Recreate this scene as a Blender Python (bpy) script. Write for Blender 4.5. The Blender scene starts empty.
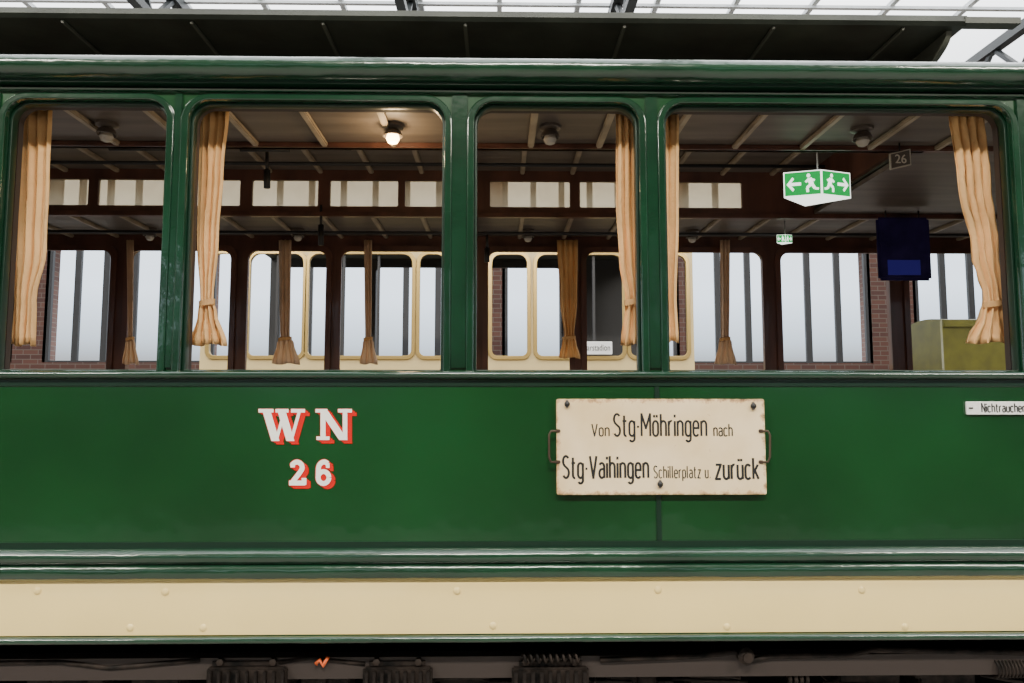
import bpy, bmesh, math, random
from mathutils import Vector, Matrix, Euler
random.seed(4)
E=1.6; D=2.2; F=751.0
R=Euler((math.radians(95),0,math.radians(-1)),'XYZ').to_matrix()
C=Vector((0,-D,E))
def P(px,py,y=0.0):
    d=R@Vector(((px-512)/F,(341.5-py)/F,-1)); t=(y-C.y)/d.y
    return C+d*t
def X(px,y=0.0,py=240): return P(px,py,y).x
def Z(py,y=0.0,px=512): return P(px,py,y).z
cam=bpy.data.cameras.new("camera"); cam.sensor_width=36; cam.lens=F/1024*36
co=bpy.data.objects.new("camera",cam); bpy.context.collection.objects.link(co)
co.location=C; co.rotation_euler=R.to_euler(); cam.clip_start=0.05; bpy.context.scene.camera=co

# ---------- materials
def mat(name,col,rough=.5,metal=0,bump=0,bscale=20,var=0,vscale=5,coat=0,emit=0,spec=.5,stretch=(1,1,1),col2=None,cr=.06):
    m=bpy.data.materials.new(name); m.use_nodes=True; n=m.node_tree.nodes; l=m.node_tree.links
    b=n['Principled BSDF']; b.inputs['Base Color'].default_value=(*col,1); b.inputs['Roughness'].default_value=rough
    b.inputs['Metallic'].default_value=metal; b.inputs['Coat Weight'].default_value=coat; b.inputs['Coat Roughness'].default_value=cr
    b.inputs['Specular IOR Level'].default_value=spec
    if emit: b.inputs['Emission Color'].default_value=(*col,1); b.inputs['Emission Strength'].default_value=emit
    tc=n.new('ShaderNodeTexCoord'); mp=n.new('ShaderNodeMapping'); mp.inputs['Scale'].default_value=stretch
    l.new(tc.outputs['Object'],mp.inputs[0])
    if var or col2:
        t=n.new('ShaderNodeTexNoise'); t.inputs['Scale'].default_value=vscale; t.inputs['Detail'].default_value=6
        l.new(mp.outputs[0],t.inputs[0]); r=n.new('ShaderNodeValToRGB')
        c2=col2 or tuple(max(0,c*(1-var)) for c in col)
        r.color_ramp.elements[0].position=.35; r.color_ramp.elements[1].position=.65
        r.color_ramp.elements[0].color=(*c2,1); r.color_ramp.elements[1].color=(*col,1)
        l.new(t.outputs[0],r.inputs[0]); l.new(r.outputs[0],b.inputs['Base Color'])
    if bump:
        t=n.new('ShaderNodeTexNoise'); t.inputs['Scale'].default_value=bscale; t.inputs['Detail'].default_value=3
        l.new(mp.outputs[0],t.inputs[0]); u=n.new('ShaderNodeBump'); u.inputs['Strength'].default_value=bump; u.inputs['Distance'].default_value=.01
        l.new(t.outputs[0],u.inputs['Height']); l.new(u.outputs[0],b.inputs['Normal'])
        if coat: l.new(u.outputs[0],b.inputs['Coat Normal'])
    return m
GREEN=mat("green_enamel",(.004,.064,.016),.2,bump=.35,bscale=3.0,var=.35,vscale=1.6,coat=1,cr=.05,spec=.6)  # broad tone variation puts soft gloss patches into the panel colour
GREEN2=mat("green_enamel_frame",(.005,.042,.018),.18,bump=.12,bscale=16,var=.35,vscale=6,coat=.9)
GREEN3=mat("green_enamel_cornice",(.005,.046,.019),.25,bump=.6,bscale=9,var=.35,vscale=6,coat=1,stretch=(.8,1,1.6),cr=.16)
CREAM=mat("cream_enamel",(1.0,.77,.31),.3,bump=.08,bscale=10,var=.06,vscale=3,coat=.3)
DKGREEN=mat("dark_green_groove",(.004,.024,.012),.35)
ROOF=mat("dark_roof_paint",(.055,.062,.048),.5,bump=.2,bscale=18,var=.4,vscale=6)
WOOD=mat("brown_varnished_wood",(.12,.048,.032),.4,bump=.1,bscale=20,var=.5,vscale=8,stretch=(1,1,.2),coat=.2)
WOOD2=mat("dark_ceiling_board",(.14,.115,.095),.45,var=.35,vscale=6,stretch=(.3,3,1))
RIB=mat("tan_ceiling_rib",(.38,.31,.22),.45,var=.3,vscale=10)
CURT=mat("tan_curtain_cloth",(.90,.55,.24),.85,bump=.35,bscale=60,var=.22,vscale=5)
TIE=mat("curtain_tie_cloth",(.60,.34,.14),.85)
BLACK=mat("black_paint",(.012,.012,.012),.5)
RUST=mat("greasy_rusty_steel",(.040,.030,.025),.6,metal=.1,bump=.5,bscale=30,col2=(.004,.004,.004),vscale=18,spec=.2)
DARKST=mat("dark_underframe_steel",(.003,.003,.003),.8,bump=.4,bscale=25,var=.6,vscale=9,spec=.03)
STEEL=mat("dull_grey_steel",(.3,.28,.26),.4,metal=.8,var=.3,vscale=30)
HWIRE=mat("rusty_handle_wire",(.08,.05,.035),.45,metal=.4)
WHITEL=mat("white_lettering",(1,.98,.90),.4,coat=.1,spec=.3)
REDL=mat("red_lettering",(.62,.008,.005),.4,coat=.1,spec=.3)
BRASS=mat("brass",(.5,.35,.12),.3,metal=.6)
ORANGE=mat("orange_tag",(.75,.13,.03),.5)
ENAMEL=mat("white_enamel_plate",(.92,.92,.90),.25,coat=.4,var=.06)
CREAM2=mat("cream_tram_paint",(.72,.56,.27),.35,var=.06)
YEL=mat("yellow_paint",(.11,.10,.008),.4,var=.3)
DINT=mat("dark_interior_trim",(.04,.03,.026),.6)
TIMB=mat("window_bar_paint",(.03,.03,.032),.5)
WST=mat("white_painted_steel",(.75,.77,.77),.5,var=.15)
DST=mat("grey_painted_steel",(.05,.055,.055),.5,var=.15)
CBRD=mat("hall_ceiling_board",(.10,.07,.055),.7,var=.2)
FLO=mat("hall_concrete",(.34,.32,.29),.5,var=.3,vscale=1.2,bump=.1)
PLA=mat("plaster",(.55,.55,.53),.8,var=.1)
BULB=mat("lit_bulb",(1,.66,.28),.3,emit=18)
BULBO=mat("unlit_bulb_glass",(.45,.42,.36),.15)
SHADEM=mat("grey_lamp_metal",(.12,.10,.085),.35,metal=.3)
SGREEN=mat("exit_sign_green",(.003,.42,.08),.4,emit=1.0)
SWHITE=mat("exit_sign_white",(.9,.95,.88),.4,emit=2.2)
REFL=mat("violet_blue_reflection",(.020,.013,.060),.5,emit=.10,var=.8,vscale=9,spec=.1)  # glowing colours stand in for a reflection in the window glass
REFL2=mat("blue_reflection_strip",(.030,.022,.22),.4,emit=.25,spec=.1)
CORD=mat("grey_cord",(.25,.25,.24),.5)
def frosted():
    m=bpy.data.materials.new("frosted_amber_glass"); m.use_nodes=True; n=m.node_tree.nodes; l=m.node_tree.links
    n.remove(n['Principled BSDF']); o=n['Material Output']
    t=n.new('ShaderNodeBsdfTranslucent'); g=n.new('ShaderNodeBsdfTransparent'); g.inputs[0].default_value=(.65,.52,.34,1)
    tc=n.new('ShaderNodeTexCoord'); ns=n.new('ShaderNodeTexNoise'); ns.inputs['Scale'].default_value=3; l.new(tc.outputs['Object'],ns.inputs[0])
    r=n.new('ShaderNodeValToRGB'); l.new(ns.outputs[0],r.inputs[0]); r.color_ramp.elements[0].color=(.45,.30,.14,1); r.color_ramp.elements[1].color=(.85,.72,.50,1)
    r.color_ramp.elements[0].position=.35; r.color_ramp.elements[1].position=.6
    l.new(r.outputs[0],t.inputs[0])
    x=n.new('ShaderNodeMixShader'); x.inputs[0].default_value=.35; l.new(t.outputs[0],x.inputs[1]); l.new(g.outputs[0],x.inputs[2]); l.new(x.outputs[0],o.inputs[0]); return m
GLASS3=frosted()
def brick():
    m=mat("brick",(.3,.1,.06),.8); n=m.node_tree.nodes; l=m.node_tree.links; b=n['Principled BSDF']
    tc=n.new('ShaderNodeTexCoord'); s=n.new('ShaderNodeSeparateXYZ'); c=n.new('ShaderNodeCombineXYZ')
    l.new(tc.outputs['Object'],s.inputs[0])
    a=n.new('ShaderNodeMath'); l.new(s.outputs[0],a.inputs[0]); l.new(s.outputs[1],a.inputs[1])
    l.new(a.outputs[0],c.inputs[0]); l.new(s.outputs[2],c.inputs[1])
    t=n.new('ShaderNodeTexBrick'); t.inputs['Scale'].default_value=1
    t.inputs['Brick Width'].default_value=.25; t.inputs['Row Height'].default_value=.08; t.inputs['Mortar Size'].default_value=.007
    t.inputs['Color1'].default_value=(.105,.042,.028,1); t.inputs['Color2'].default_value=(.065,.026,.02,1); t.inputs['Mortar'].default_value=(.12,.095,.08,1)
    l.new(c.outputs[0],t.inputs[0]); l.new(t.outputs[0],b.inputs['Base Color']); return m
BRICK=brick()
def boardmat():
    m=mat("weathered_cream_board",(.78,.64,.44),.5); n=m.node_tree.nodes; l=m.node_tree.links; b=n['Principled BSDF']
    tc=n.new('ShaderNodeTexCoord'); s=n.new('ShaderNodeSeparateXYZ'); l.new(tc.outputs['Object'],s.inputs[0])
    def M(op,a,bv=None):
        k=n.new('ShaderNodeMath'); k.operation=op
        if hasattr(a,'links'): l.new(a,k.inputs[0])
        else: k.inputs[0].default_value=a
        if bv is not None:
            if hasattr(bv,'links'): l.new(bv,k.inputs[1])
            else: k.inputs[1].default_value=bv
        return k.outputs[0]
    ax=M('ABSOLUTE',s.outputs[0]); az=M('ABSOLUTE',s.outputs[2])
    ex=M('MULTIPLY',M('SUBTRACT',ax,.288),14); ez=M('MULTIPLY',M('SUBTRACT',az,.121),14)
    e=M('MAXIMUM',M('MAXIMUM',ex,ez),-.05)
    t=n.new('ShaderNodeTexNoise'); t.inputs['Scale'].default_value=40; t.inputs['Detail'].default_value=10; t.inputs['Roughness'].default_value=.7; l.new(tc.outputs['Object'],t.inputs[0])
    v=M('ADD',e,t.outputs[0])
    r=n.new('ShaderNodeValToRGB'); l.new(v,r.inputs[0]); cr=r.color_ramp
    cr.elements[0].position=.59; cr.elements[0].color=(.98,.78,.48,1); cr.elements[1].position=.88; cr.elements[1].color=(.14,.07,.03,1)
    x=cr.elements.new(.69); x.color=(.75,.50,.27,1)
    t2=n.new('ShaderNodeTexNoise'); t2.inputs['Scale'].default_value=5; t2.inputs['Detail'].default_value=4; l.new(tc.outputs['Object'],t2.inputs[0])
    r2=n.new('ShaderNodeValToRGB'); l.new(t2.outputs[0],r2.inputs[0]); r2.color_ramp.elements[0].position=.3; r2.color_ramp.elements[0].color=(.82,.74,.60,1); r2.color_ramp.elements[1].position=.6
    mx=n.new('ShaderNodeMix'); mx.data_type='RGBA'; mx.blend_type='MULTIPLY'; mx.inputs[0].default_value=1
    l.new(r.outputs[0],mx.inputs[6]); l.new(r2.outputs[0],mx.inputs[7]); l.new(mx.outputs[2],b.inputs['Base Color']); return m
BOARD=boardmat()

# ---------- object helpers
W={}
def finish(ob):
    me=ob.data; c=sum((Vector(b) for b in ob.bound_box),Vector())/8
    me.transform(Matrix.Translation(-c)); ob.location=c; W[ob]=c.copy(); return ob
def mesh(name,verts,faces,m,smooth=False,par=None):
    me=bpy.data.meshes.new(name); me.from_pydata([tuple(v) for v in verts],[],faces); me.update()
    bm=bmesh.new(); bm.from_mesh(me); bmesh.ops.recalc_face_normals(bm,faces=bm.faces); bm.to_mesh(me); bm.free()
    me.materials.append(m)
    if smooth:
        for p in me.polygons: p.use_smooth=True
    ob=bpy.data.objects.new(name,me); bpy.context.collection.objects.link(ob)
    bpy.context.view_layer.update(); finish(ob)
    if par: parent(ob,par)
    return ob
def parent(ch,par):
    ch.parent=par; ch.location=W[ch]-W[par]
def empty(name,loc,label,cat,group=None,kind=None):
    o=bpy.data.objects.new(name,None); bpy.context.collection.objects.link(o); o.location=loc; W[o]=Vector(loc); o.empty_display_size=.1
    tag(o,label,cat,group); return o
def tag(o,label,cat,group=None):
    o["label"]=label; o["category"]=cat
    if group: o["group"]=group
    return o
def struct(o,label=None):
    o["kind"]="structure"
    if label: o["label"]=label
    return o
def boxgeo(b,bev=0):
    bm=bmesh.new(); bmesh.ops.create_cube(bm,size=1)
    x0,x1,y0,y1,z0,z1=b
    for v in bm.verts: v.co=Vector((x0+(v.co.x+.5)*(x1-x0),y0+(v.co.y+.5)*(y1-y0),z0+(v.co.z+.5)*(z1-z0)))
    if bev: bmesh.ops.bevel(bm,geom=bm.edges[:],offset=bev,segments=2,affect='EDGES')
    return bm
def boxes(name,bs,m,bev=0,par=None):
    vs=[];fs=[]
    for b in bs:
        bm=boxgeo(b,bev); bm.verts.index_update(); o=len(vs); vs+=[v.co.copy() for v in bm.verts]; fs+=[[v.index+o for v in f.verts] for f in bm.faces]; bm.free()
    return mesh(name,vs,fs,m,par=par)
def box(name,x0,x1,y0,y1,z0,z1,m,bev=0,par=None): return boxes(name,[(x0,x1,y0,y1,z0,z1)],m,bev,par)
def rrect(x0,x1,z0,z1,rt,rb=None,n=8):
    rb=rt if rb is None else rb; pts=[]
    for cx,cz,r,a0 in ((x1-rb,z0+rb,rb,-90),(x1-rt,z1-rt,rt,0),(x0+rt,z1-rt,rt,90),(x0+rb,z0+rb,rb,180)):
        if r<=1e-5: pts.append((cx,cz)); continue
        for i in range(n+1):
            a=math.radians(a0+90*i/n); pts.append((cx+r*math.cos(a),cz+r*math.sin(a)))
    return pts
def plate(name,loops,y0,y1,m,bev=0,par=None):
    cu=bpy.data.curves.new("tmp",'CURVE'); cu.dimensions='2D'; cu.fill_mode='BOTH'
    cu.extrude=max((y1-y0)/2-bev,0); cu.bevel_depth=bev; cu.bevel_resolution=2; cu.offset=-bev
    for lp in loops:
        s=cu.splines.new('POLY'); s.points.add(len(lp)-1)
        for i,p in enumerate(lp): s.points[i].co=(p[0],p[1],0,1)
        s.use_cyclic_u=True
    o=bpy.data.objects.new("tmp",cu); bpy.context.collection.objects.link(o)
    dg=bpy.context.evaluated_depsgraph_get(); dg.update()
    me=bpy.data.meshes.new_from_object(o.evaluated_get(dg)); bpy.data.objects.remove(o)
    me.transform(Matrix.Translation((0,(y0+y1)/2,0))@Matrix.Rotation(math.radians(90),4,'X'))
    me.name=name; me.materials.clear(); me.materials.append(m)
    ob=bpy.data.objects.new(name,me); bpy.context.collection.objects.link(ob); bpy.context.view_layer.update(); finish(ob)
    if par: parent(ob,par)
    return ob
def sheet(name,lp,y,m,par): return mesh(name,[(a,y,b) for a,b in lp],[list(range(len(lp)))],m,par=par)
def prof(name,pts,x0,x1,m,par=None,smooth=True):
    n=len(pts); vs=[(x0,a,b) for a,b in pts]+[(x1,a,b) for a,b in pts]
    fs=[[i,(i+1)%n,(i+1)%n+n,i+n] for i in range(n)]+[list(range(n)),list(range(2*n-1,n-1,-1))]
    ob=mesh(name,vs,fs,m,par=par)
    if smooth:
        for p in ob.data.polygons[:n]: p.use_smooth=True
        ob.data.set_sharp_from_angle(angle=math.radians(50))
    return ob
def tubegeo(pts,r,n=10,vs=None,fs=None,closed=False):
    vs=[] if vs is None else vs; fs=[] if fs is None else fs
    o=len(vs); N=len(pts); pts=[Vector(p) for p in pts]
    up=None
    for i,p in enumerate(pts):
        t=(pts[(i+1)%N if closed else min(i+1,N-1)]-pts[(i-1) if (closed or i>0) else 0]).normalized()
        if up is None: up=t.orthogonal().normalized()
        up=(up-t*up.dot(t)).normalized(); s=t.cross(up)
        for k in range(n):
            a=2*math.pi*k/n; vs.append(p+(up*math.cos(a)+s*math.sin(a))*r)
    for i in range(N if closed else N-1):
        j=(i+1)%N
        for k in range(n): fs.append([o+i*n+k,o+i*n+(k+1)%n,o+j*n+(k+1)%n,o+j*n+k])
    if not closed: fs.append([o+k for k in range(n)][::-1]); fs.append([o+(N-1)*n+k for k in range(n)])
    return vs,fs
def tube(name,pts,r,m,n=10,par=None,closed=False):
    vs,fs=tubegeo(pts,r,n,closed=closed); return mesh(name,vs,fs,m,True,par)
def lathe(name,c,prof_,m,axis='Z',n=24,par=None):
    vs=[];fs=[]; c=Vector(c)
    for r,h in prof_:
        for k in range(n):
            a=2*math.pi*k/n
            v=Vector((r*math.cos(a),r*math.sin(a),h)) if axis=='Z' else Vector((r*math.cos(a),h,r*math.sin(a)))
            vs.append(c+v)
    for i in range(len(prof_)-1):
        for k in range(n): fs.append([i*n+k,i*n+(k+1)%n,(i+1)*n+(k+1)%n,(i+1)*n+k])
    fs.append(list(range(n))); fs.append([(len(prof_)-1)*n+k for k in range(n)])
    o=mesh(name,vs,fs,m,True,par); o.data.set_sharp_from_angle(angle=math.radians(40)); return o
def textgeo(s,bold=0):
    cu=bpy.data.curves.new("t",'FONT'); cu.body=s; cu.size=1; cu.offset=bold; cu.resolution_u=4
    o=bpy.data.objects.new("t",cu); bpy.context.collection.objects.link(o)
    dg=bpy.context.evaluated_depsgraph_get(); dg.update()
    me=bpy.data.meshes.new_from_object(o.evaluated_get(dg)); bpy.data.objects.remove(o); return me
_h=textgeo("H"); CAP=max(v.co.y for v in _h.vertices)
def text(name,s,x0,x1,zb,cap,y,m,bold=0,par=None,fat=0):
    me=textgeo(s,bold); xs=[v.co.x for v in me.vertices]; a,b=min(xs),max(xs)
    sx=(x1-x0)/(b-a); sz=cap/CAP
    V=[];Fc=[]
    offs=[(0,0)] if not fat else [(-fat,0),(fat,0),(0,fat*.5),(0,-fat*.5)]
    for k,(dx,dz) in enumerate(offs):
        o=len(V)
        V+=[(x0+(v.co.x-a)*sx+dx,y-.00006*k,zb+v.co.y*sz+dz) for v in me.vertices]
        Fc+=[[i+o for i in p.vertices] for p in me.polygons]
    m2=bpy.data.meshes.new(name); m2.from_pydata(V,[],Fc); m2.materials.append(m)
    ob=bpy.data.objects.new(name,m2); bpy.context.collection.objects.link(ob); bpy.context.view_layer.update(); finish(ob)
    if par: parent(ob,par)
    return ob
# ---- narrow technical stroke lettering
H_=.68
def A(cx,cy,rx,ry,a0,a1,n=8): return [(cx+rx*math.cos(math.radians(a0+(a1-a0)*i/n)),cy+ry*math.sin(math.radians(a0+(a1-a0)*i/n))) for i in range(n+1)]
w_=.34; r_=w_/2
O_=A(r_,H_-r_,r_,r_,0,180)+A(r_,r_,r_,r_,180,360)+[(w_,H_-r_)]
ARCH=[(0,H_-r_-.03)]+A(r_,H_-r_,r_,r_,170,0)+[(w_,0)]
CUP=[(0,H_)]+A(r_,r_,r_,r_,180,350)
GL={'o':(w_,[O_]),'n':(w_,[[(0,0),(0,H_+.0)],ARCH]),'h':(w_,[[(0,0),(0,1)],ARCH]),'u':(w_,[CUP,[(w_,H_),(w_,0)]]),
'r':(.22,[[(0,0),(0,H_)],[(0,H_-.2)]+A(.17,H_-.17,.15,.17,160,70)]),'i':(.0,[[(0,0),(0,H_)],[(0,.84),(0,.97)]]),
'l':(.06,[[(0,1),(0,.1)]+A(.1,.1,.1,.1,180,250,4)]),'t':(.24,[[(.08,.93),(.08,.14)]+A(.20,.13,.12,.13,180,290,5),[(-.03,H_),(.24,H_)]]),
'e':(w_,[[(0,.36),(w_,.36),(w_,H_-r_)]+A(r_,H_-r_,r_,r_,0,180)+A(r_,r_,r_,r_,180,330)]),
'a':(w_,[A(r_,H_-r_,r_,r_,150,0)+[(w_,0)],[(w_,.40),(r_,.40)]+A(r_,.20,r_,.20,90,270)+[(w_,.06)]]),
'c':(w_,[A(r_,H_-r_,r_,r_,30,180)+A(r_,r_,r_,r_,180,330)]),
'g':(w_,[O_,[(w_,H_),(w_,-.1)]+A(r_,-.1,r_,.15,0,-150)]),'p':(w_,[O_,[(0,H_),(0,-.26)]]),
'k':(w_,[[(0,0),(0,1)],[(.31,H_),(0,.26)],[(.11,.4),(w_,0)]]),'z':(w_,[[(0,H_),(w_,H_),(0,0),(w_,0)]]),
'S':(.42,[A(.21,.77,.2,.23,35,230,10)[:-1]+[(.10,.57),(.33,.42)]+A(.21,.24,.2,.24,40,-150,10)]),
'M':(.58,[[(0,0),(0,1),(.29,.35),(.58,1),(.58,0)]]),'V':(.46,[[(0,1),(.23,0),(.46,1)]]),'N':(.42,[[(0,0),(0,1),(.42,0),(.42,1)]]),
'·':(.10,[[(-.02,.42),(.12,.42)]]),'.':(.04,[[(.0,.04),(.08,.04)]]),' ':(.14,[])}
for k,b in (('ö','o'),('ü','u')): GL[k]=(w_,GL[b][1]+[[(.08,.84),(.08,.96)],[(.26,.84),(.26,.96)]])
def din(name,s,x0,x1,zb,cap,y,m,par,sw=.10,gap=.19):
    tot=0; pos=[]
    for ch in s: pos.append(tot); tot+=GL[ch][0]+gap
    tot-=gap; sx=(x1-x0)/tot; V=[];Fc=[]; hw=sw*cap/2; k=0
    for ch,p0 in zip(s,pos):
        for pl in GL[ch][1]:
            q=[Vector((x0+(p0+a)*sx,zb+b*cap)) for a,b in pl]
            q=[p for i,p in enumerate(q) if i==0 or (p-q[i-1]).length>1e-6]
            runs=[[q[0]]]
            for i in range(1,len(q)):
                runs[-1].append(q[i])
                if i<len(q)-1:
                    d0=(q[i]-q[i-1]).normalized(); d1=(q[i+1]-q[i]).normalized()
                    if d0.dot(d1)<.35: runs.append([q[i]])
            for ri,q in enumerate(runs):
                if len(runs)>1:
                    q=q[:]
                    if ri>0: q[0]=q[0]-(q[1]-q[0]).normalized()*hw*.7
                    if ri<len(runs)-1: q[-1]=q[-1]+(q[-1]-q[-2]).normalized()*hw*.7
                o=len(V); N=len(q)
                for i in range(N):
                    d0=(q[i]-q[i-1]).normalized() if i else (q[1]-q[0]).normalized()
                    d1=(q[i+1]-q[i]).normalized() if i<N-1 else d0
                    n0=Vector((-d0.y,d0.x)); mm=(n0+Vector((-d1.y,d1.x))).normalized()
                    f=hw/max(mm.dot(n0),.6)
                    V.append((q[i].x+mm.x*f,y-.00004*(k%6),q[i].y+mm.y*f)); V.append((q[i].x-mm.x*f,y-.00004*(k%6),q[i].y-mm.y*f))
                for i in range(N-1): Fc.append([o+2*i,o+2*i+1,o+2*i+3,o+2*i+2])
                k+=1
    return mesh(name,V,Fc,m,par=par)

# ================= main tram =================
tram=empty("tram",(0,1.1,0),"dark green vintage railcar with cream waist band and large windows","tram")
XL,XR=-4.4,4.4
wins=[(-790,-530),(-500,-265),(-235,-26),(0,163),(185,444),(474,640),(666,1016),(1044,1260),(1290,1520),(1550,1790)]
zt,zb=Z(103),Z(372)
WX=[(X(a),X(b)) for a,b in wins]
def holes(rt=.062,rb=.012,g=0): return [rrect(a-g,b+g,zb-g,zt+g,rt,rb) for a,b in WX]
zpan0=Z(541)
plate("side_panel",[[(XL,zpan0),(XR,zpan0),(XR,Z(60)),(XL,Z(60))]]+holes(.068,.012,.004),0,.05,GREEN,par=tram)
plate("inner_side_panel",[[(XL,zpan0-.1),(XR,zpan0-.1),(XR,Z(66)),(XL,Z(66))]]+holes(.05,.01,-.002),.052,.075,DINT,par=tram)
for i,(a,b) in enumerate(WX):
    f=plate("window_frame",[rrect(a-.022,b+.022,zb-.004,zt+.018,.08,.012),rrect(a,b,zb,zt,.06,.006)],-.012,.03,GREEN2,bev=.004,par=tram)
    plate("glazing_bead",[rrect(a,b,zb,zt,.06,.006),rrect(a+.008,b-.008,zb+.007,zt-.008,.055,.004)],.012,.04,DKGREEN,bev=.002,par=f)
for i in range(len(WX)-1):
    a=WX[i][1]+.021; b=WX[i+1][0]-.021
    if b-a>.01: box("window_post",a,b,-.007,.002,zb+.01,zt+.02,GREEN2,.002,tram)
def arc(cy,cz,ry,rz,a0,a1,n=8): return [(cy+ry*math.cos(math.radians(a0+(a1-a0)*i/n)),cz+rz*math.sin(math.radians(a0+(a1-a0)*i/n))) for i in range(n+1)]
za,zc=Z(80,-.05),Z(57,-.05)
prof("cornice",[(.05,zc+.012)]+arc(-.03,(za+zc)/2,.045,(zc-za)/2,90,270)+[(.02,za),(.05,za)],XL,XR,GREEN3,tram)
prof("cornice_lip",[(.0,za),(-.035,za),(-.035,za-.008),(-.012,za-.010),(0,za-.012)],XL,XR,DKGREEN,tram)
prof("letterboard_bead",[(0,Z(95)),]+arc(-.004,Z(95)+.006,.012,.006,270,90,6)+[(0,Z(95)+.012)],XL,XR,GREEN3,tram)
prof("sill_rail",[(0,Z(371))]+arc(-.010,Z(375),.016,.011,90,270,6)+[(0,Z(379))],XL,XR,GREEN2,tram)
prof("waist_seam",[(0,Z(380)),(-.004,Z(380.2)),(-.004,Z(386)),(0,Z(387))],XL,XR,DKGREEN,tram)
box("panel_joint_strip",X(656,0,500),X(661,0,500),-.004,.001,Z(541),Z(386),DKGREEN,.0015,tram)
box("groove_board",XL,XR,-.004,.05,Z(553),Z(541),DKGREEN,0,tram)
m1,m2=Z(564,-.03),Z(549,-.03)
prof("waist_moulding",[(.04,m2)]+arc(-.012,(m1+m2)/2,.026,(m2-m1)/2,90,270)+[(.04,m1)],XL,XR,GREEN3,tram)
m3=Z(579,-.02)
prof("lower_moulding",[(.04,m1+.002),(-.018,m1+.002)]+arc(-.018,(m1+m3)/2,.014,(m1-m3)/2,90,270,6)+[(.04,m3)],XL,XR,GREEN3,tram)
c0=Z(634,-.012)
prof("cream_band",[(.04,m3+.002),(-.008,m3+.001),(-.012,m3-.006),(-.014,c0+.002),(.04,c0)],XL,XR,CREAM,tram)
m5=Z(643,-.02)
prof("bottom_edge_strip",[(.04,c0+.002)]+arc(-.012,(c0+m5)/2,.016,(c0-m5)/2,90,270,6)+[(.04,m5)],XL,XR,GREEN3,tram)
for px,py in ((165,592),(457,591),(658,590),(862,590),(130,628),(203,628),(493,626),(727,627),(905,627),(37,591)):
    p=P(px,py,-.014); lathe("screw",(p.x,-.0135,p.z),[(.011,.003),(.011,0),(.008,-.003),(.002,-.004)],CREAM,'Y',14,tram)
# lettering
def stroke(x0,y0,x1,y1,w,dx,dy,vs,fs,y):
    q=[(x0-w/2,y0),(x0+w/2,y0),(x1+w/2,y1),(x1-w/2,y1)]; o=len(vs); y-=.00005*(len(fs)%30)
    vs+= [P(a+dx,b+dy,y) for a,b in q]; fs.append([o,o+1,o+2,o+3])
WG=[(266.5,411,275.5,441,8),(276,441,284,413,3.2),(281.5,411,290.5,441,8),(291,441,299.5,411,3.2),(266,409,266,412.5,15),(282,409,282,412.5,13),(298,409,298,412.5,14)]
NG=[(323,411,323,439,5),(323,436.5,323,440,13),(321.5,409,321.5,412.5,12),(323,410,343.5,440,8.5),(345,411,345,440,4.5),(345,409,345,412.5,14)]
for nm,G in (("letter_w",WG),("letter_n",NG)):
    vs=[];fs=[]
    for k,(dx,dy) in enumerate(((1.5,1),(3,2),(4.8,3.5),(-.5,0),(0,.4),(0,-.4))):
        for s in G: stroke(*s,dx,dy,vs,fs,-.0008)
    r=mesh(nm,vs,fs,REDL,par=tram); r["label"]="red drop shadow of painted slab-serif letter"
    vs=[];fs=[]
    for s in G: stroke(*s,0,0,vs,fs,-.0028)
    mesh("letter_face",vs,fs,WHITEL,par=r)
def ribbon(pts,w,dx,dy,vs,fs,y):
    q=[Vector((a+dx,b+dy)) for a,b in pts]; o=len(vs); N=len(q)
    for i in range(N):
        d0=(q[i]-q[i-1]).normalized() if i else (q[1]-q[0]).normalized(); d1=(q[i+1]-q[i]).normalized() if i<N-1 else d0
        d=(d0+d1).normalized(); nn=Vector((-d.y,d.x))*w/2/max(.5,d.dot(d0))
        vs+=[P(q[i].x+nn.x,q[i].y+nn.y,y),P(q[i].x-nn.x,q[i].y-nn.y,y)]
    for i in range(N-1): fs.append([o+2*i,o+2*i+1,o+2*i+3,o+2*i+2])
def AP(cx,cy,rx,ry,a0,a1,n=10): return [(cx+rx*math.cos(math.radians(a0+(a1-a0)*i/n)),cy-ry*math.sin(math.radians(a0+(a1-a0)*i/n))) for i in range(n+1)]
DG={"digit_two":[AP(297,467.5,5.2,5.4,165,-20)+[(299.5,473),(292.5,482)],[(289,483),(305,483)],[(304,478),(304,485)],[(290.5,465),(295,465)]],
"digit_six":[AP(323.5,477.5,5.4,6,0,360,16),AP(324,469,5.6,7,50,180)+[(318.2,478)],[(326,465.5),(329.5,465.5)]]}
for nm,G in DG.items():
    vs=[];fs=[]
    for k,(dx,dy) in enumerate(((1.3,1),(2.6,2),(4,3),(-.4,0),(0,-.4),(0,.4))):
        for j,s in enumerate(G): ribbon(s,5.4,dx,dy,vs,fs,-.0008-.0002*k-.00005*j)
    r=mesh(nm,vs,fs,REDL,par=tram); r["label"]="red drop shadow of painted slab numeral"
    vs=[];fs=[]
    for j,s in enumerate(G): ribbon(s,4.8,0,0,vs,fs,-.0028-.0001*j)
    mesh("digit_face",vs,fs,WHITEL,par=r)
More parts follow.
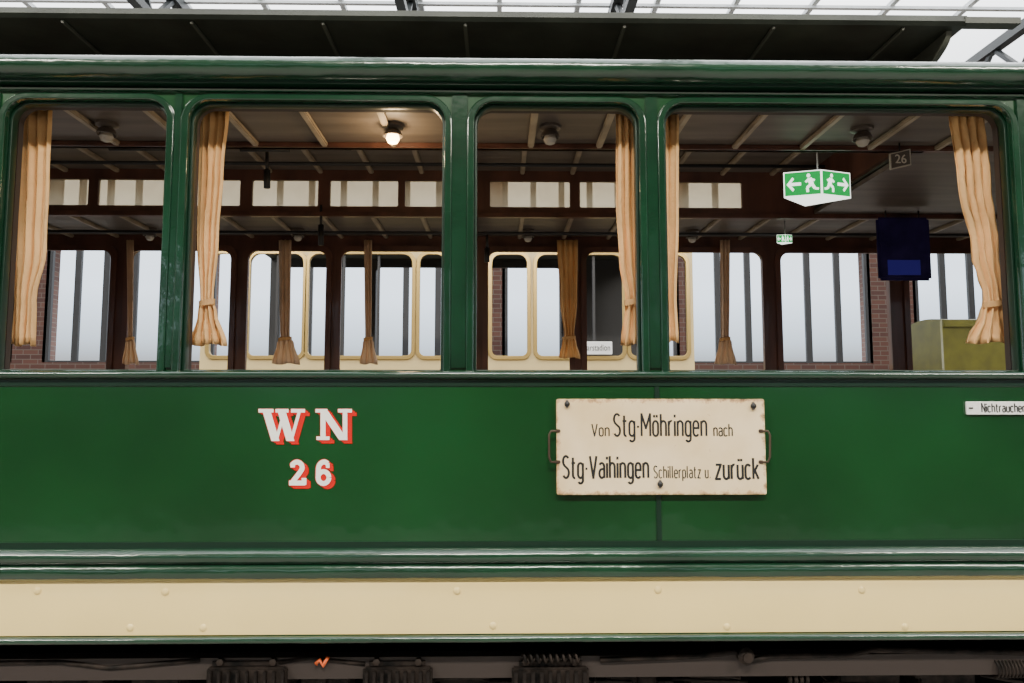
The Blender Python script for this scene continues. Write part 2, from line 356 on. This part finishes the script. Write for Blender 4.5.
# roofs
zr=Z(57,-.05)+.012
UR=X(966,.3,30); UL=XL
CL=E+1.0
prof("lower_roof",[(.0,zr),(.05,zr-.02),(.58,zr-.02),(.58,zr+.03)],XL,XR,ROOF,tram,False)
prof("lower_roof",[(1.63,CL+.021),(2.15,CL+.021),(2.2,CL+.03),(1.63,CL+.034)],XL,XR,ROOF,tram,False)
prof("lower_roof",[(.58,zr-.02),(1.63,zr-.02),(1.63,zr+.03),(.58,zr+.03)],UR,XR,ROOF,tram,False)
ue=Z(22,.3); ut=Z(13,.3)
pr=[(.3,ue),(.285,ue+.01),(.29,ut)]+[(.3+1.6*i/10,ut+.12*math.sin(math.pi*i/10)) for i in range(1,10)]+[(1.91,ut),(1.915,ue+.01),(1.9,ue)]
prof("clerestory_roof",pr,UL,UR,ROOF,tram,False)
prof("roof_gutter_edge",[(.285,ue+.004),(.285,ut-.006),(.33,ut),(.33,ue+.004)],UR-.01,X(1018,.3,18),ROOF,tram,False)
RIBR=mat("roof_rib_paint",(.12,.125,.10),.4)
for px in (60,190,322,465,625,775,905):
    xx=X(px,.3,24); box("roof_rib",xx-.007,xx+.007,.31,.60,ue-.010,ue,RIBR,.003,tram)
prof("roof_end_bracket",[(.33,ue-.002)]+[(.33+.27*(1-math.cos(a*math.pi/16)),ue-.002-.09*math.sin(a*math.pi/16)) for a in range(1,9)]+[(.6,ue-.002)],UR-.05,UR-.03,RIBR,tram)
ci=1.22
cw=[(98,166),(183,240),(252,318),(330,398),(405,470),(490,570),(580,640),(670,742),(755,822),(20,88),(-60,8)]
CZ0,CZ1=Z(207,1.6),Z(181,1.6)
rects=[rrect(X(a,1.6,195),X(b,1.6,195),CZ0,CZ1,.008) for a,b in cw if X(b,1.6,195)<UR]
for yy in (.585,1.6):
    plate("clerestory_wall",[[(XL,E+.98),(UR,E+.98),(UR,ue),(XL,ue)]]+rects,yy,yy+.02,WOOD,par=tram)
    for a,b in cw:
        if X(b,1.6,195)<UR: sheet("clerestory_pane",[(X(a,1.6,195)-.004,CZ0-.004),(X(b,1.6,195)+.004,CZ0-.004),(X(b,1.6,195)+.004,CZ1+.004),(X(a,1.6,195)-.004,CZ1+.004)],yy+.01,GLASS3,tram)
box("clerestory_end_wall",UR-.02,UR,.6,1.6,E+1.04,ue,WOOD,0,tram)
box("interior_ceiling",XL,UR-.02,.61,1.6,E+ci,E+ci+.02,WOOD2,0,tram)
box("lower_ceiling",XL,XR,.08,.585,CL,CL+.02,WOOD2,0,tram)
box("lower_ceiling",XL,XR,1.62,2.14,CL,CL+.02,WOOD2,0,tram)
box("lower_ceiling",UR,XR,.585,1.62,CL,CL+.02,WOOD2,0,tram)
xx=XL+.1
while xx<XR-.05:
    box("ceiling_rib",xx-.012,xx+.012,.08,.585,CL-.018,CL,RIB,.004,tram)
    box("ceiling_rib",xx-.012,xx+.012,1.62,2.14,CL-.018,CL,RIB,.004,tram)
    if xx<UR-.1: box("ceiling_rib",xx-.012,xx+.012,.61,1.6,E+ci-.02,E+ci,RIB,.004,tram)
    xx+=.26
box("ceiling_edge_rail",XL,XR,.575,.61,CL-.02,CL+.0,WOOD,.004,tram)
box("ceiling_edge_rail",XL,XR,1.59,1.625,CL-.025,CL+.0,WOOD,.004,tram)
box("ceiling_edge_rail",XL,UR-.03,1.05,1.08,E+ci-.03,E+ci-.001,WOOD,.004,tram)
for yy,zz in ((.9,E+ci-.05),(1.35,E+ci-.05),(1.85,CL-.05)):
    tube("conduit_pipe",[(XL+.05,yy,zz),((UR if zz>CL+.05 else XR)-.05,yy,zz)],.009,BLACK,8,tram)
fz=E-.72
plate("far_side_wall",[[(XL,fz),(XR,fz),(XR,CL+.03),(XL,CL+.03)]]+holes(.055,.01,0),2.14,2.19,WOOD,par=tram)
for a,b in WX:
    plate("far_window_frame",[rrect(a-.02,b+.02,zb-.02,zt+.02,.06,.01),rrect(a+.012,b-.012,zb+.012,zt-.012,.05,.006)],2.125,2.14,WOOD,par=tram)
box("tram_floor",XL,XR,.05,2.19,fz-.06,fz,DINT,0,tram)
box("tram_end_wall",XL,XL+.03,.05,2.14,fz,CL,WOOD,0,tram); box("tram_end_wall",XR-.03,XR,.05,2.14,fz,CL,WOOD,0,tram)
for px,py,w,y in ((137,149,56,.9),(265,150,50,.9),(582,148,46,.9),(740,150,40,.9)):
    c=P(px,py,y); hw=w/F*(D+y)/2
    vs,fs=tubegeo([(c.x-hw,y,c.z),(c.x+hw,y,c.z)],.008); tubegeo([(c.x-hw*.3,y,c.z),(c.x-hw*.3,y,E+ci)],.006,vs=vs,fs=fs); tubegeo([(c.x+hw*.5,y,c.z-.0),(c.x+hw*.5,y,E+ci)],.006,vs=vs,fs=fs)
    mesh("grab_bar",vs,fs,BLACK,True,tram)
for px,py0,py1,y in ((267,152,188,1.0),(321,205,245,1.6),(348,130,150,.9),(487,235,262,1.58)):
    a=P(px,py0,y); b=P(px,py1,y)
    vs,fs=tubegeo([a,(a+b)/2],.007); tubegeo([(a+b)/2,b],.014,vs=vs,fs=fs); mesh("strap_handle",vs,fs,BLACK,True,tram)
# underframe
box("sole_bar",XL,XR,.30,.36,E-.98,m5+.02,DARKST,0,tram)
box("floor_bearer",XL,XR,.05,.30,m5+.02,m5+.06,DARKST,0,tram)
def hb(px0,px1,py0,py1,y0,y1,nm="bracket_plate",m=RUST,bev=.006):
    a=P(px0,py1,y0); b=P(px1,py0,y0); return box(nm,a.x,b.x,y0,y1,a.z,b.z,m,bev,tram)
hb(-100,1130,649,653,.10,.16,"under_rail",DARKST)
for a,b in ((205,286),(362,432),(512,589)):
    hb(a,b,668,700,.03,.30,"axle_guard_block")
    hb(a+5,b-5,659,668,.045,.30,"axle_guard_cap")
    for k in range(9): 
        u=a+4+(b-a-8)*k/8; hb(u-2,u+2,672,700,.015,.03,"guard_fin",RUST,.002)
    for px in (a+14,b-14):
        p=P(px,663,.03); lathe("bolt_head",(p.x,.04,p.z),[(.011,.01),(.011,-.006),(.004,-.008)],RUST,'Y',6,tram)
for a,b,py in ((40,100,668),(130,180,672),(300,350,672),(440,505,668),(610,660,672),(690,730,668),(840,900,670),(920,975,668)):
    hb(a,b,py-10,py+25,.2,.30,"bracket_plate",RUST)
for k in range(60):
    px=random.uniform(0,1020); py=random.uniform(657,684); y=random.uniform(.07,.20); s=random.choice((0,0,1,2,2))
    if s==0:
        p=P(px,py,y); r=random.uniform(.006,.014); lathe("bolt_head",(p.x,y,p.z),[(r,.22-y*.5),(r,-.008),(r*.5,-.012),(r*.4,-.02)],RUST,'Y',6,tram)
    elif s==1: hb(px,px+random.uniform(8,30),py,py+random.uniform(4,18),y,y+.04,"bracket_plate",RUST,.003)
    else: tube("brake_rod",[P(px,py,y),P(px+random.uniform(30,120),py+random.uniform(-5,8),y)],.005,RUST,8,tram)
def coil(px0,px1,py,y,turns,r,wr):
    a=P(px0,py,y); b=P(px1,py,y); n=turns*14; pts=[]
    for i in range(n+1):
        t=i/n; an=2*math.pi*turns*t; pts.append((a.x+(b.x-a.x)*t,y+r*math.cos(an),a.z+r*math.sin(an)))
    tube("coil_spring",pts,wr,RUST,6,tram)
coil(522,580,658,.03,9,.012,.004); coil(785,808,676,.08,4,.018,.006); coil(992,1024,668,.06,9,.026,.003)
def pp(lst,y,r,nm="brake_pipe",m=RUST): tube(nm,[P(a,b,y) for a,b in lst],r,m,10,tram)
pp([(600,660),(700,656),(735,652),(745,662),(770,656),(850,655),(870,650),(990,652),(1100,655)],.045,.008)
pp([(-60,664),(60,662),(110,668),(200,660)],.05,.007); pp([(280,662),(310,658),(365,664)],.05,.006)
p=P(745,655,.04); lathe("pipe_valve",(p.x,.04,p.z),[(.024,.015),(.024,-.012),(.014,-.02),(.014,-.03)],RUST,'Y',12,tram)
tube("orange_tag",[P(316,664,.04),P(320,660,.038),P(323,666,.036),(P(328,657,.038))],.006,ORANGE,8,tram)
for wx in (-2.9,2.9):
    for wy in (.55,1.75):
        lathe("wheel",(wx,wy,.41),[(.05,-.07),(.36,-.07),(.38,-.05),(.38,.04),(.41,.05),(.41,.07),(.34,.075),(.05,.05)],RUST,'Y',40,tram)
    tube("axle",[(wx,.4,.41),(wx,1.9,.41)],.06,DARKST,14,tram)

# ---------- destination board
bx0,bx1=X(556,0,446),X(763,0,446); bz0,bz1=Z(494,0,660),Z(399,0,660)
sg=empty("destination_board",((bx0+bx1)/2,-.02,bz0),"weathered cream enamel route board with black condensed lettering","sign")
plate("board",[rrect(bx0,bx1,bz0,bz1,.006)],-.022,-.012,BOARD,bev=.002,par=sg)
def bt(s,x0,x1,base,cap,sw=.12,gap=.19):
    a=P(x0,base,-.0225); b=P(x1,base-cap,-.0225); din("lettering",s,a.x,b.x,a.z,b.z-a.z,-.0226,BLACK,sg,sw,gap)
bt("Von",592,609,436,12,.11); bt("Stg·Möhringen",614,706,436,22,.095); bt("nach",714,732,436,12,.11)
bt("Stg·Vaihingen",563,648,478,22,.105,.20); bt("Schillerplatz u.",654,710,478,12,.10,.22); bt("zurück",716,758,479,21,.115)
for px,s in ((556,-1),(763,1)):
    pts=[P(px-s*2,431,-.024),P(px+s*5,431,-.028),P(px+s*7,435,-.03),P(px+s*7,457,-.03),P(px+s*5,462,-.028),P(px-s*2,462,-.024)]
    tube("handle",pts,.0032,HWIRE,8,sg)
    for py in (431,462):
        q=P(px-s*2,py,-.024); box("handle_bracket",q.x-.007,q.x+.007,-.027,-.0215,q.z-.005,q.z+.005,HWIRE,.002,sg)
for px,py in ((567,404),(753,406),(660,484)):
    q=P(px,py,-.024); box("clip",q.x-.004,q.x+.004,-.03,-.022,q.z-.012,q.z+.012,STEEL,.002,sg)
    lathe("clip_screw",(q.x,-.031,q.z),[(.008,.006),(.008,0),(.003,-.004)],BLACK,'Y',12,sg)
# Nichtraucher plate
nx0=X(965,0,408); nx1=nx0+.235; nz0,nz1=Z(414.5,0,990),Z(401.5,0,990)
ns=empty("enamel_plate",((nx0+nx1)/2,-.005,nz0),"narrow white enamel plate with black lettering","sign")
plate("plate",[rrect(nx0,nx1,nz0,nz1,.003)],-.008,-.001,ENAMEL,bev=.001,par=ns)
din("lettering","Nichtraucher",X(980,0,408),X(1022.5,0,408),Z(412,0,990),(Z(403.5,0,990)-Z(412,0,990)),-.0084,BLACK,ns,.15)
for x in (nx0+.012,nx1-.012): box("plate_screw",x-.006,x+.006,-.0105,-.008,(nz0+nz1)/2-.002,(nz0+nz1)/2+.002,BLACK,.0005,ns)

# ---------- curtains
def curtain(rows,y,folds,label,m=CURT,amp=.014,tie=None,group=None):
    nU=folds*8; vs=[];fs=[]
    R2=[]
    for i in range(len(rows)-1):
        a,b=rows[i],rows[i+1]
        for k in range(5):
            t=k/5; s=t*t*(3-2*t); R2.append([a[0]+(b[0]-a[0])*t]+[a[j]+(b[j]-a[j])*s for j in (1,2)])
    R2.append(list(rows[-1])); n=len(R2)
    for side in (0,1):
        for i,(py,x0,x1) in enumerate(R2):
            a=P(x0,py,y); b=P(x1,py,y); w=b.x-a.x
            for u in range(nU+1):
                t=u/nU; am=min(amp,w*.28)
                jz=.004*math.sin(9*t+i*.1)
                vs.append((a.x+w*t+.12*w/folds*math.sin(2*math.pi*folds*t*2+i*.05), y+am*math.sin(2*math.pi*folds*t+.5*math.sin(i*.22+t*3))*(.7+.3*math.sin(t*11+x0+i*.15))+side*.002, a.z+(jz if i==n-1 else 0)))
    K=(nU+1)*n
    for i in range(n-1):
        for u in range(nU):
            q=i*(nU+1)+u; fs.append([q,q+1,q+nU+2,q+nU+1]); fs.append([K+q,K+q+nU+1,K+q+nU+2,K+q+1])
    for u in range(nU):
        q=(n-1)*(nU+1)+u; fs.append([q,q+1,K+q+1,K+q]); fs.append([u,K+u,K+u+1,u+1])
    for i in range(n-1):
        for u in (0,nU):
            q=i*(nU+1)+u; fs.append([q,q+nU+1,K+q+nU+1,K+q])
    top=P((rows[0][1]+rows[0][2])/2,rows[0][0],y)
    e=empty("curtain",top,label,"curtain",group)
    mesh("curtain_cloth",vs,fs,m,True,e)
    if tie:
        py,x0,x1=tie; a=P(x0,py,y); b=P(x1,py,y); w=(b.x-a.x)/2; c=(a+b)/2
        vs=[];fs=[];nn=20
        for h in (-.009,.009):
            for k in range(nn):
                an=2*math.pi*k/nn; vs.append((c.x+(w+.003)*math.cos(an),y+.017*math.sin(an),c.z+h+.004*math.cos(an)))
        for k in range(nn): fs.append([k,(k+1)%nn,(k+1)%nn+nn,k+nn])
        mesh("tieback",vs,fs,TIE,True,e)
    return e
NG_="tan curtains by the near windows"
curtain([(110,15,52),(180,14,50),(250,13,47),(300,14,36),(345,12,34)],.13,4,"tan cloth curtain hanging loosely at window edge",tie=None,group=NG_)
curtain([(110,199,229),(170,198,224),(240,196,219),(300,200,213),(312,198,216),(345,190,226)],.13,4,"tan curtain gathered with tieback and flared hem",tie=(303,200,214),group=NG_)
curtain([(112,616,636),(200,616,637),(262,619,638),(300,625,640),(345,620,645)],.12,3,"slim tan curtain against the window post",tie=(302,625,640),group=NG_)
curtain([(112,656,679),(220,656,678),(300,659,676),(342,660,678)],.12,2,"very narrow tan curtain pulled beside window post",group=NG_)
curtain([(110,949,984),(180,958,990),(250,972,998),(300,984,1002),(312,980,1005),(343,966,1016)],.13,4,"wide tan curtain swept to the side with tieback",tie=(304,984,1003),group=NG_)
PALE=mat("glare_pale_curtain_cloth",(.80,.58,.40),.85,bump=.2,bscale=100,var=.2)  # paler curtain colour with window glare and reflection painted in
FG="tan curtains by the far windows"
curtain([(240,557,578),(300,560,577),(336,564,574),(342,562,576),(358,558,580)],2.05,4,"tan curtain tied low in front of far post",tie=(338,563,575),group=FG)
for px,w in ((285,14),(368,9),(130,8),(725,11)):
    curtain([(240,px-w*.45,px+w*.45),(300,px-w*.4,px+w*.4),(336,px-w*.35,px+w*.35),(343,px-w*.6,px+w*.6),(364,px-w,px+w)],2.05,3,"curtain tied low at far window, paled by window glare in its colour",m=PALE,tie=(339,px-w*.45,px+w*.45),group=FG)
rz=Z(106,.13)
for i,(a,b) in enumerate(WX):
    if b>-2.4 and a<2.4:
        o=tube("curtain_rod",[(a+.0,.13,rz),(b-.0,.13,rz)],.004,BRASS,8); tag(o,"thin brass curtain rod above tram window","curtain rod","near curtain rods")

# ---------- ceiling lamps
def lamp(px,y,lit=False,zc_=CL,s=.85):
    x=X(px,y,125 if y<1.5 else 232); L=empty("ceiling_lamp",(x,y,zc_),"lit bulb in round metal ceiling fitting" if lit else "unlit round metal ceiling lamp fitting","lamp","tram ceiling lamps")
    lathe("lamp_base",(x,y,zc_),[(.02*s,0),(.045*s,0),(.045*s,-.012*s),(.02*s,-.022*s)],SHADEM,par=L)
    lathe("lamp_shade",(x,y,zc_-.02*s),[(.02*s,0),(.032*s,-.008*s),(.042*s,-.03*s),(.038*s,-.031*s),(.028*s,-.012*s)],SHADEM,par=L)
    lathe("bulb",(x,y,zc_-.032*s),[(.01*s,0),(.024*s,-.012*s),(.028*s,-.028*s),(.02*s,-.044*s),(.006*s,-.05*s)],BULB if lit else BULBO,par=L)
    if lit:
        li=bpy.data.lights.new("bulb_light",'POINT'); li.energy=3.5; li.color=(1,.7,.38); li.shadow_soft_size=.03
        lo=bpy.data.objects.new("bulb_light",li); bpy.context.collection.objects.link(lo); W[lo]=Vector((x,y,zc_-.11)); parent(lo,L)
for px,lit in ((107,0),(393,1),(550,0),(862,0)): lamp(px,.40,bool(lit))
for px in (150,298,528,692): lamp(px,1.98)

# ---------- emergency exit sign
def exitsign(px0,px1,pyt,pyb,y,ztop,s_lab,cord=True):
    a=P(px0,pyb,y); b=P(px1,pyt,y); x0,x1,z0,z1=a.x,b.x,a.z,b.z; w=x1-x0; h=z1-z0; xm=(x0+x1)/2
    e=empty("exit_sign",(xm,y,z1),s_lab,"exit sign")
    dy=w*.16; fr=y-dy
    v=[(x0,y,z0),(xm,fr,z0),(x1,y,z0),(x0,y,z1),(xm,fr,z1),(x1,y,z1),(xm,y+w*.45,z0),(xm,y+w*.45,z1)]
    mesh("sign_housing",v,[[0,1,4,3],[1,2,5,4],[0,6,2,1],[3,4,5,7],[0,3,7,6],[2,6,7,5]],SWHITE,par=e)
    def pt(f,u,vv,o):
        p0,p1=(Vector((x0,y,z0)),Vector((xm,fr,z0))) if f==0 else (Vector((xm,fr,z0)),Vector((x1,y,z0)))
        d=(p1-p0); nn=Vector((d.y,-d.x,0)).normalized()
        return p0+d*u+Vector((0,0,h*vv))+nn*o
    for f in (0,1):
        mesh("green_panel",[pt(f,.03,.06,.0008),pt(f,.97,.06,.0008),pt(f,.97,.96,.0008),pt(f,.03,.96,.0008)],[[0,1,2,3]],SGREEN,par=e)
        vs=[];fs=[]
        def poly(q):
            o=len(vs)
            for (u,vv) in q:
                u=u if f==0 else 1-u
                vs.append(pt(f,u,vv,.0016+.0001*len(fs)))
            fs.append(list(range(o,o+len(q))))
        poly([(.08,.5),(.24,.78),(.28,.70),(.20,.56),(.46,.56),(.46,.44),(.20,.44),(.28,.30),(.24,.22)])
        def seg(u0,v0,u1,v1,t):
            du,dv=(u1-u0)*w*.5,(v1-v0)*h; L=math.hypot(du,dv); nu,nv=-dv/L*t/(w*.5)*h*.5,du/L*t*.5
            poly([(u0+nu,v0+nv),(u1+nu,v1+nv),(u1-nu,v1-nv),(u0-nu,v0-nv)])
        poly([(.66+.05*math.cos(k*math.pi/4),.80+.08*math.sin(k*math.pi/4)) for k in range(8)])
        seg(.68,.70,.74,.44,.16); seg(.68,.68,.58,.55,.08); seg(.70,.66,.82,.60,.08); seg(.73,.46,.62,.34,.1); seg(.62,.34,.63,.16,.09); seg(.75,.46,.82,.28,.1); seg(.82,.28,.92,.26,.08)
        mesh("pictogram",vs,fs,SWHITE,par=e)
    if cord: tube("cord",[(xm,y-.01,z1),(xm,y-.01,ztop)],.003,CORD,6,e)
exitsign(784,850,173,198,.80,E+ci-.001,"green and white running figure exit sign on cord")
exitsign(777,792,235,243,1.75,CL-.001,"small green running figure exit sign")
q=[P(889,154,.55),P(910,149,.55),P(911,165,.55),P(890,170,.55)]; c=sum(q,Vector())/4
npl=empty("number_plate",c,"small tilted grey interior plate with number twenty-six","number plate")
def slab(nm,f,y0,y1,m): 
    w4=[c+(v-c)*f for v in q]; vv=[Vector((v.x,y0,v.z)) for v in w4]+[Vector((v.x,y1,v.z)) for v in w4]
    return mesh(nm,vv,[[0,1,2,3],[4,5,6,7],[0,1,5,4],[1,2,6,5],[2,3,7,6],[3,0,4,7]],m,par=npl)
slab("plate_border",1.0,.547,.553,mat("pale_plate_border",(.55,.5,.42),.5)); slab("plate",.86,.545,.5475,mat("grey_plate",(.12,.10,.085),.5))
text("lettering","26",c.x-.021,c.x+.021,c.z-.016,.033,.5440,mat("pale_numerals",(.7,.65,.55),.5),0,npl,.0008)
tube("plate_hanger",[(c.x,.55,q[0].z-.005),(c.x,.55,max(q[0].z+.01,CL-.001))],.003,BLACK,6,npl)
# added panel standing in for the violet-blue reflection in the window glass
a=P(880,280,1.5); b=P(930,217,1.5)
sc=empty("reflected_glow_panel",((a.x+b.x)/2,1.5,a.z),"dark panel with dim violet-blue glow, added for a reflection in the window glass","reflection")
box("glow_panel",a.x,b.x,1.5,1.53,a.z,b.z,REFL,.012,sc)
a2=P(888,275,1.5); b2=P(920,260,1.5); box("glow_strip",a2.x,b2.x,1.497,1.5,a2.z,b2.z,REFL2,.001,sc)
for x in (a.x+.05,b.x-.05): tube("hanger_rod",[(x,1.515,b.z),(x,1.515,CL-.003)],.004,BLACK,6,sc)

# ================= other trams behind =================
def bgtram(y,px0,px1,pw,pyt,pyb,m,label,roofz=E+1.75,dp=2.0,me_=None):
    x0=X(px0,y); x1=X(px1,y); t=empty("tram",((x0+x1)/2,y+dp/2,0),label,"tram"); me_=me_ or m
    z1=Z(pyt,y);z0=Z(pyb,y)
    hs=[(X(a,y,300),X(b,y,300)) for a,b in pw]
    lp=[rrect(a,b,z0,z1,.09,.06) for a,b in hs]
    plate("side_panel",[[(x0,.55),(x1,.55),(x1,roofz),(x0,roofz)]]+lp,y,y+.05,m,par=t)
    fo=[]; xs=x0+.12
    while xs+1.1<x1 and pw: fo.append(rrect(xs,xs+1.07,z0-.1,z1+.25,.06)); xs+=1.12
    plate("far_side_panel",[[(x0,.55),(x1,.55),(x1,roofz),(x0,roofz)]]+fo,y+dp,y+dp+.05,TIMB if pw else m,par=t)
    for a,b in hs:
        f=plate("window_frame",[rrect(a-.025,b+.025,z0-.025,z1+.025,.11,.08),rrect(a+.01,b-.01,z0+.01,z1-.01,.08,.05)],y-.02,y+.0,BRASS,bev=.003,par=t)
        nb=round((b-a)/.29)
        for k in range(1,nb): xx=a+(b-a)*k/nb; box("window_bar",xx-.012,xx+.012,y+.01,y+.03,z0,z1,TIMB,.003,f)
    prof("roof",[(y-.03,roofz)]+[(y-.03+(dp+.11)*i/10,roofz+(.25 if pw else .05)*math.sin(math.pi*i/10)) for i in range(1,10)]+[(y+dp+.08,roofz)],x0,x1,ROOF if pw else YEL,t)
    box("tram_floor",x0,x1,y+.05,y+dp,.55,.62,DINT,0,t)
    if not pw:
        box("top_rail",x0,x1,y-.035,y,roofz-.1,roofz,YEL,.01,t)
    else:
        box("waist_stripe",x0,x1,y-.012,y,z0-.16,z0-.12,BRASS,.003,t)
    ez=z0-.1 if pw else roofz
    box("tram_end_wall",x0,x0+.04,y+.05,y+dp,.62,ez,me_,0,t); box("tram_end_wall",x1-.04,x1,y+.05,y+dp,.62,ez,me_,0,t)
    for wx in (x0+.8,x1-.8):
        for wy in (y+.3,y+dp-.25): lathe("wheel",(wx,wy,.35),[(.05,-.07),(.33,-.07),(.35,-.05),(.35,.06),(.1,.07)],RUST,'Y',24,t)
    return t
bgtram(4.6,204,692,[(210,245),(249,304),(308,413),(419,446),(452,486),(491,528),(536,623),(629,655),(661,687)],254,357,CREAM2,"cream tram with rounded brass-framed windows")
a=P(572,354,4.5); b=P(613,341,4.5)
ds=empty("destination_board",((a.x+b.x)/2,4.5,a.z),"small white destination board with dark lettering","sign")
box("board",a.x,b.x,4.55,4.575,a.z,b.z,ENAMEL,.003,ds)
text("lettering","Neckarstadion",a.x+.02,b.x-.02,a.z+.035,.055,4.547,BLACK,0,ds,0)
bgtram(7.6,938,1250,[],250,318,YEL,"low olive-yellow works rail vehicle",roofz=Z(320,7.6,960),dp=.8,me_=YEL)

# ================= hall =================
HX=11; YB=10.5; YF=-8; HZ=7.2
struct(box("floor",-HX,HX,YF,YB,-.1,0,FLO))
def winwall(nm,y0,y1,bays,m,idx,zw0,zw1,pw,mw,tr=None):
    lp=[rrect(a,b,zw0,zw1,0) for a,b in bays]
    struct(plate(nm,[[(-HX,0),(HX,0),(HX,HZ),(-HX,HZ)]]+lp,y0,y1,m))
    for i,(a,b) in enumerate(bays):
        n=max(1,round((b-a)/pw)); bs=[]
        for k in range(n+1):
            x=a+(b-a)*k/n; bs.append((x-mw,x+mw,y0,y0+.06,zw0,zw1))
        for z in (zw0,zw1)+((tr,) if tr else ()): bs.append((a,b,y0+.01,y0+.05,z-.03,z+.03))
        struct(boxes(f"window_{idx+i}",bs,TIMB),"tall industrial window with slim dark glazing bars")
def bx(px): return X(px,YB,300)
def fx(px): return X(px,8.0,300)
winwall("wall_back",YB,YB+.3,[(-10.5,bx(-80)),(bx(-60),bx(12)),(bx(48),bx(162)),(bx(170),bx(205)),(bx(212),bx(470)),(bx(505),bx(676)),(bx(688),bx(868)),(bx(916),10.6)],BRICK,1,2.35,5.6,.52,.05,4.35)
winwall("wall_front",YF-.3,YF,[(-10.5,fx(-60)),(fx(-20),fx(12)),(fx(52),fx(162)),(fx(214),fx(412)),(fx(690),fx(876)),(fx(922),10.5)],BRICK,21,Z(356,8.0),Z(251,8.0),.435,.035)
struct(box("wall_left",-HX-.3,-HX,YF,YB,0,HZ,PLA)); struct(box("wall_right",HX,HX+.3,YF,YB,0,HZ,PLA))
bs=[]
x=-HX
while x<=HX: bs.append((x-.035,x+.035,-3.2,YB,HZ,HZ+.06)); x+=1.1
y=-3.2
while y<=YB: bs.append((-HX,HX,y-.03,y+.03,HZ-.04,HZ)); y+=2.2
struct(boxes("ceiling",bs,WST),"glazed hall roof with white steel bars")
s0=(-8,4.25); s1=(-3.2,HZ)
struct(prof("ceiling",[s0,s1,(s1[0],s1[1]+.06),(s0[0],s0[1]+.06)],-HX,HX,CBRD,None,False),"sloping boarded hall roof")
i=2
for x in (-8,-4.4,-1.2,1.6,7.6):
    vs=[];fs=[]
    tubegeo([(x,-3.2,HZ-.1),(x,YB,HZ-.1)],.10,4,vs,fs); tubegeo([(x,-3.2,HZ-.7),(x,YB,HZ-.7)],.08,4,vs,fs)
    k=-3.2
    while k<YB-1: tubegeo([(x,k,HZ-.1),(x,k+.6,HZ-.7)],.045,4,vs,fs); tubegeo([(x,k+.6,HZ-.7),(x,k+1.2,HZ-.1)],.045,4,vs,fs); k+=1.2
    struct(mesh(f"trim_{i}",vs,fs,DST),"grey steel roof truss"); i+=1
for yq in (4.6,6.2):
    vs=[];fs=[]; x=-HX
    tubegeo([(-HX,yq,HZ-.12),(HX,yq,HZ-.12)],.11,4,vs,fs); tubegeo([(-HX,yq,HZ-.62),(HX,yq,HZ-.62)],.10,4,vs,fs)
    while x<HX-1.2: tubegeo([(x,yq,HZ-.12),(x+.6,yq,HZ-.62)],.05,4,vs,fs); tubegeo([(x+.6,yq,HZ-.62),(x+1.2,yq,HZ-.12)],.05,4,vs,fs); x+=1.2
    struct(mesh(f"trim_{i}",vs,fs,DST),"dark steel lattice girder"); i+=1

# world + lights
w=bpy.data.worlds.new("world"); bpy.context.scene.world=w; w.use_nodes=True
n=w.node_tree.nodes; l=w.node_tree.links; bg=n['Background']
tc=n.new('ShaderNodeTexCoord'); sp=n.new('ShaderNodeSeparateXYZ'); rp=n.new('ShaderNodeValToRGB')
l.new(tc.outputs['Generated'],sp.inputs[0]); l.new(sp.outputs[2],rp.inputs[0]); l.new(rp.outputs[0],bg.inputs[0]); bg.inputs[1].default_value=4.6
e=rp.color_ramp.elements; e[0].position=0; e[0].color=(.10,.11,.11,1); e[1].position=.46; e[1].color=(.97,.98,1,1)
k=e.new(.055); k.color=(.15,.16,.17,1); k=e.new(.08); k.color=(.24,.28,.32,1); k=e.new(.14); k.color=(.40,.46,.53,1); k=e.new(.32); k.color=(.50,.53,.56,1)
def area(nm,loc,rot,sx,sy,e,col=(1,1,1)):
    l=bpy.data.lights.new(nm,'AREA'); l.shape='RECTANGLE'; l.size=sx; l.size_y=sy; l.energy=e; l.color=col
    o=bpy.data.objects.new(nm,l); bpy.context.collection.objects.link(o); o.location=loc; o.rotation_euler=rot; return o
for x in (-5,0,5): area("front_fill_light",(x,-4.2,5.4),(math.radians(45),0,0),2.2,.3,290,(1,.94,.82))  # added lamps behind the camera to light curtains and highlight the cornice
for x in (-2.2,-.7,.8,2.3):  # added lamps, unseen below the sill, to brighten interior and ceiling
    l=bpy.data.lights.new("interior_fill_light",'POINT'); l.energy=6; l.color=(1,.88,.74); l.shadow_soft_size=.12
    o=bpy.data.objects.new("interior_fill_light",l); bpy.context.collection.objects.link(o); o.location=(x,.9,E-.35)
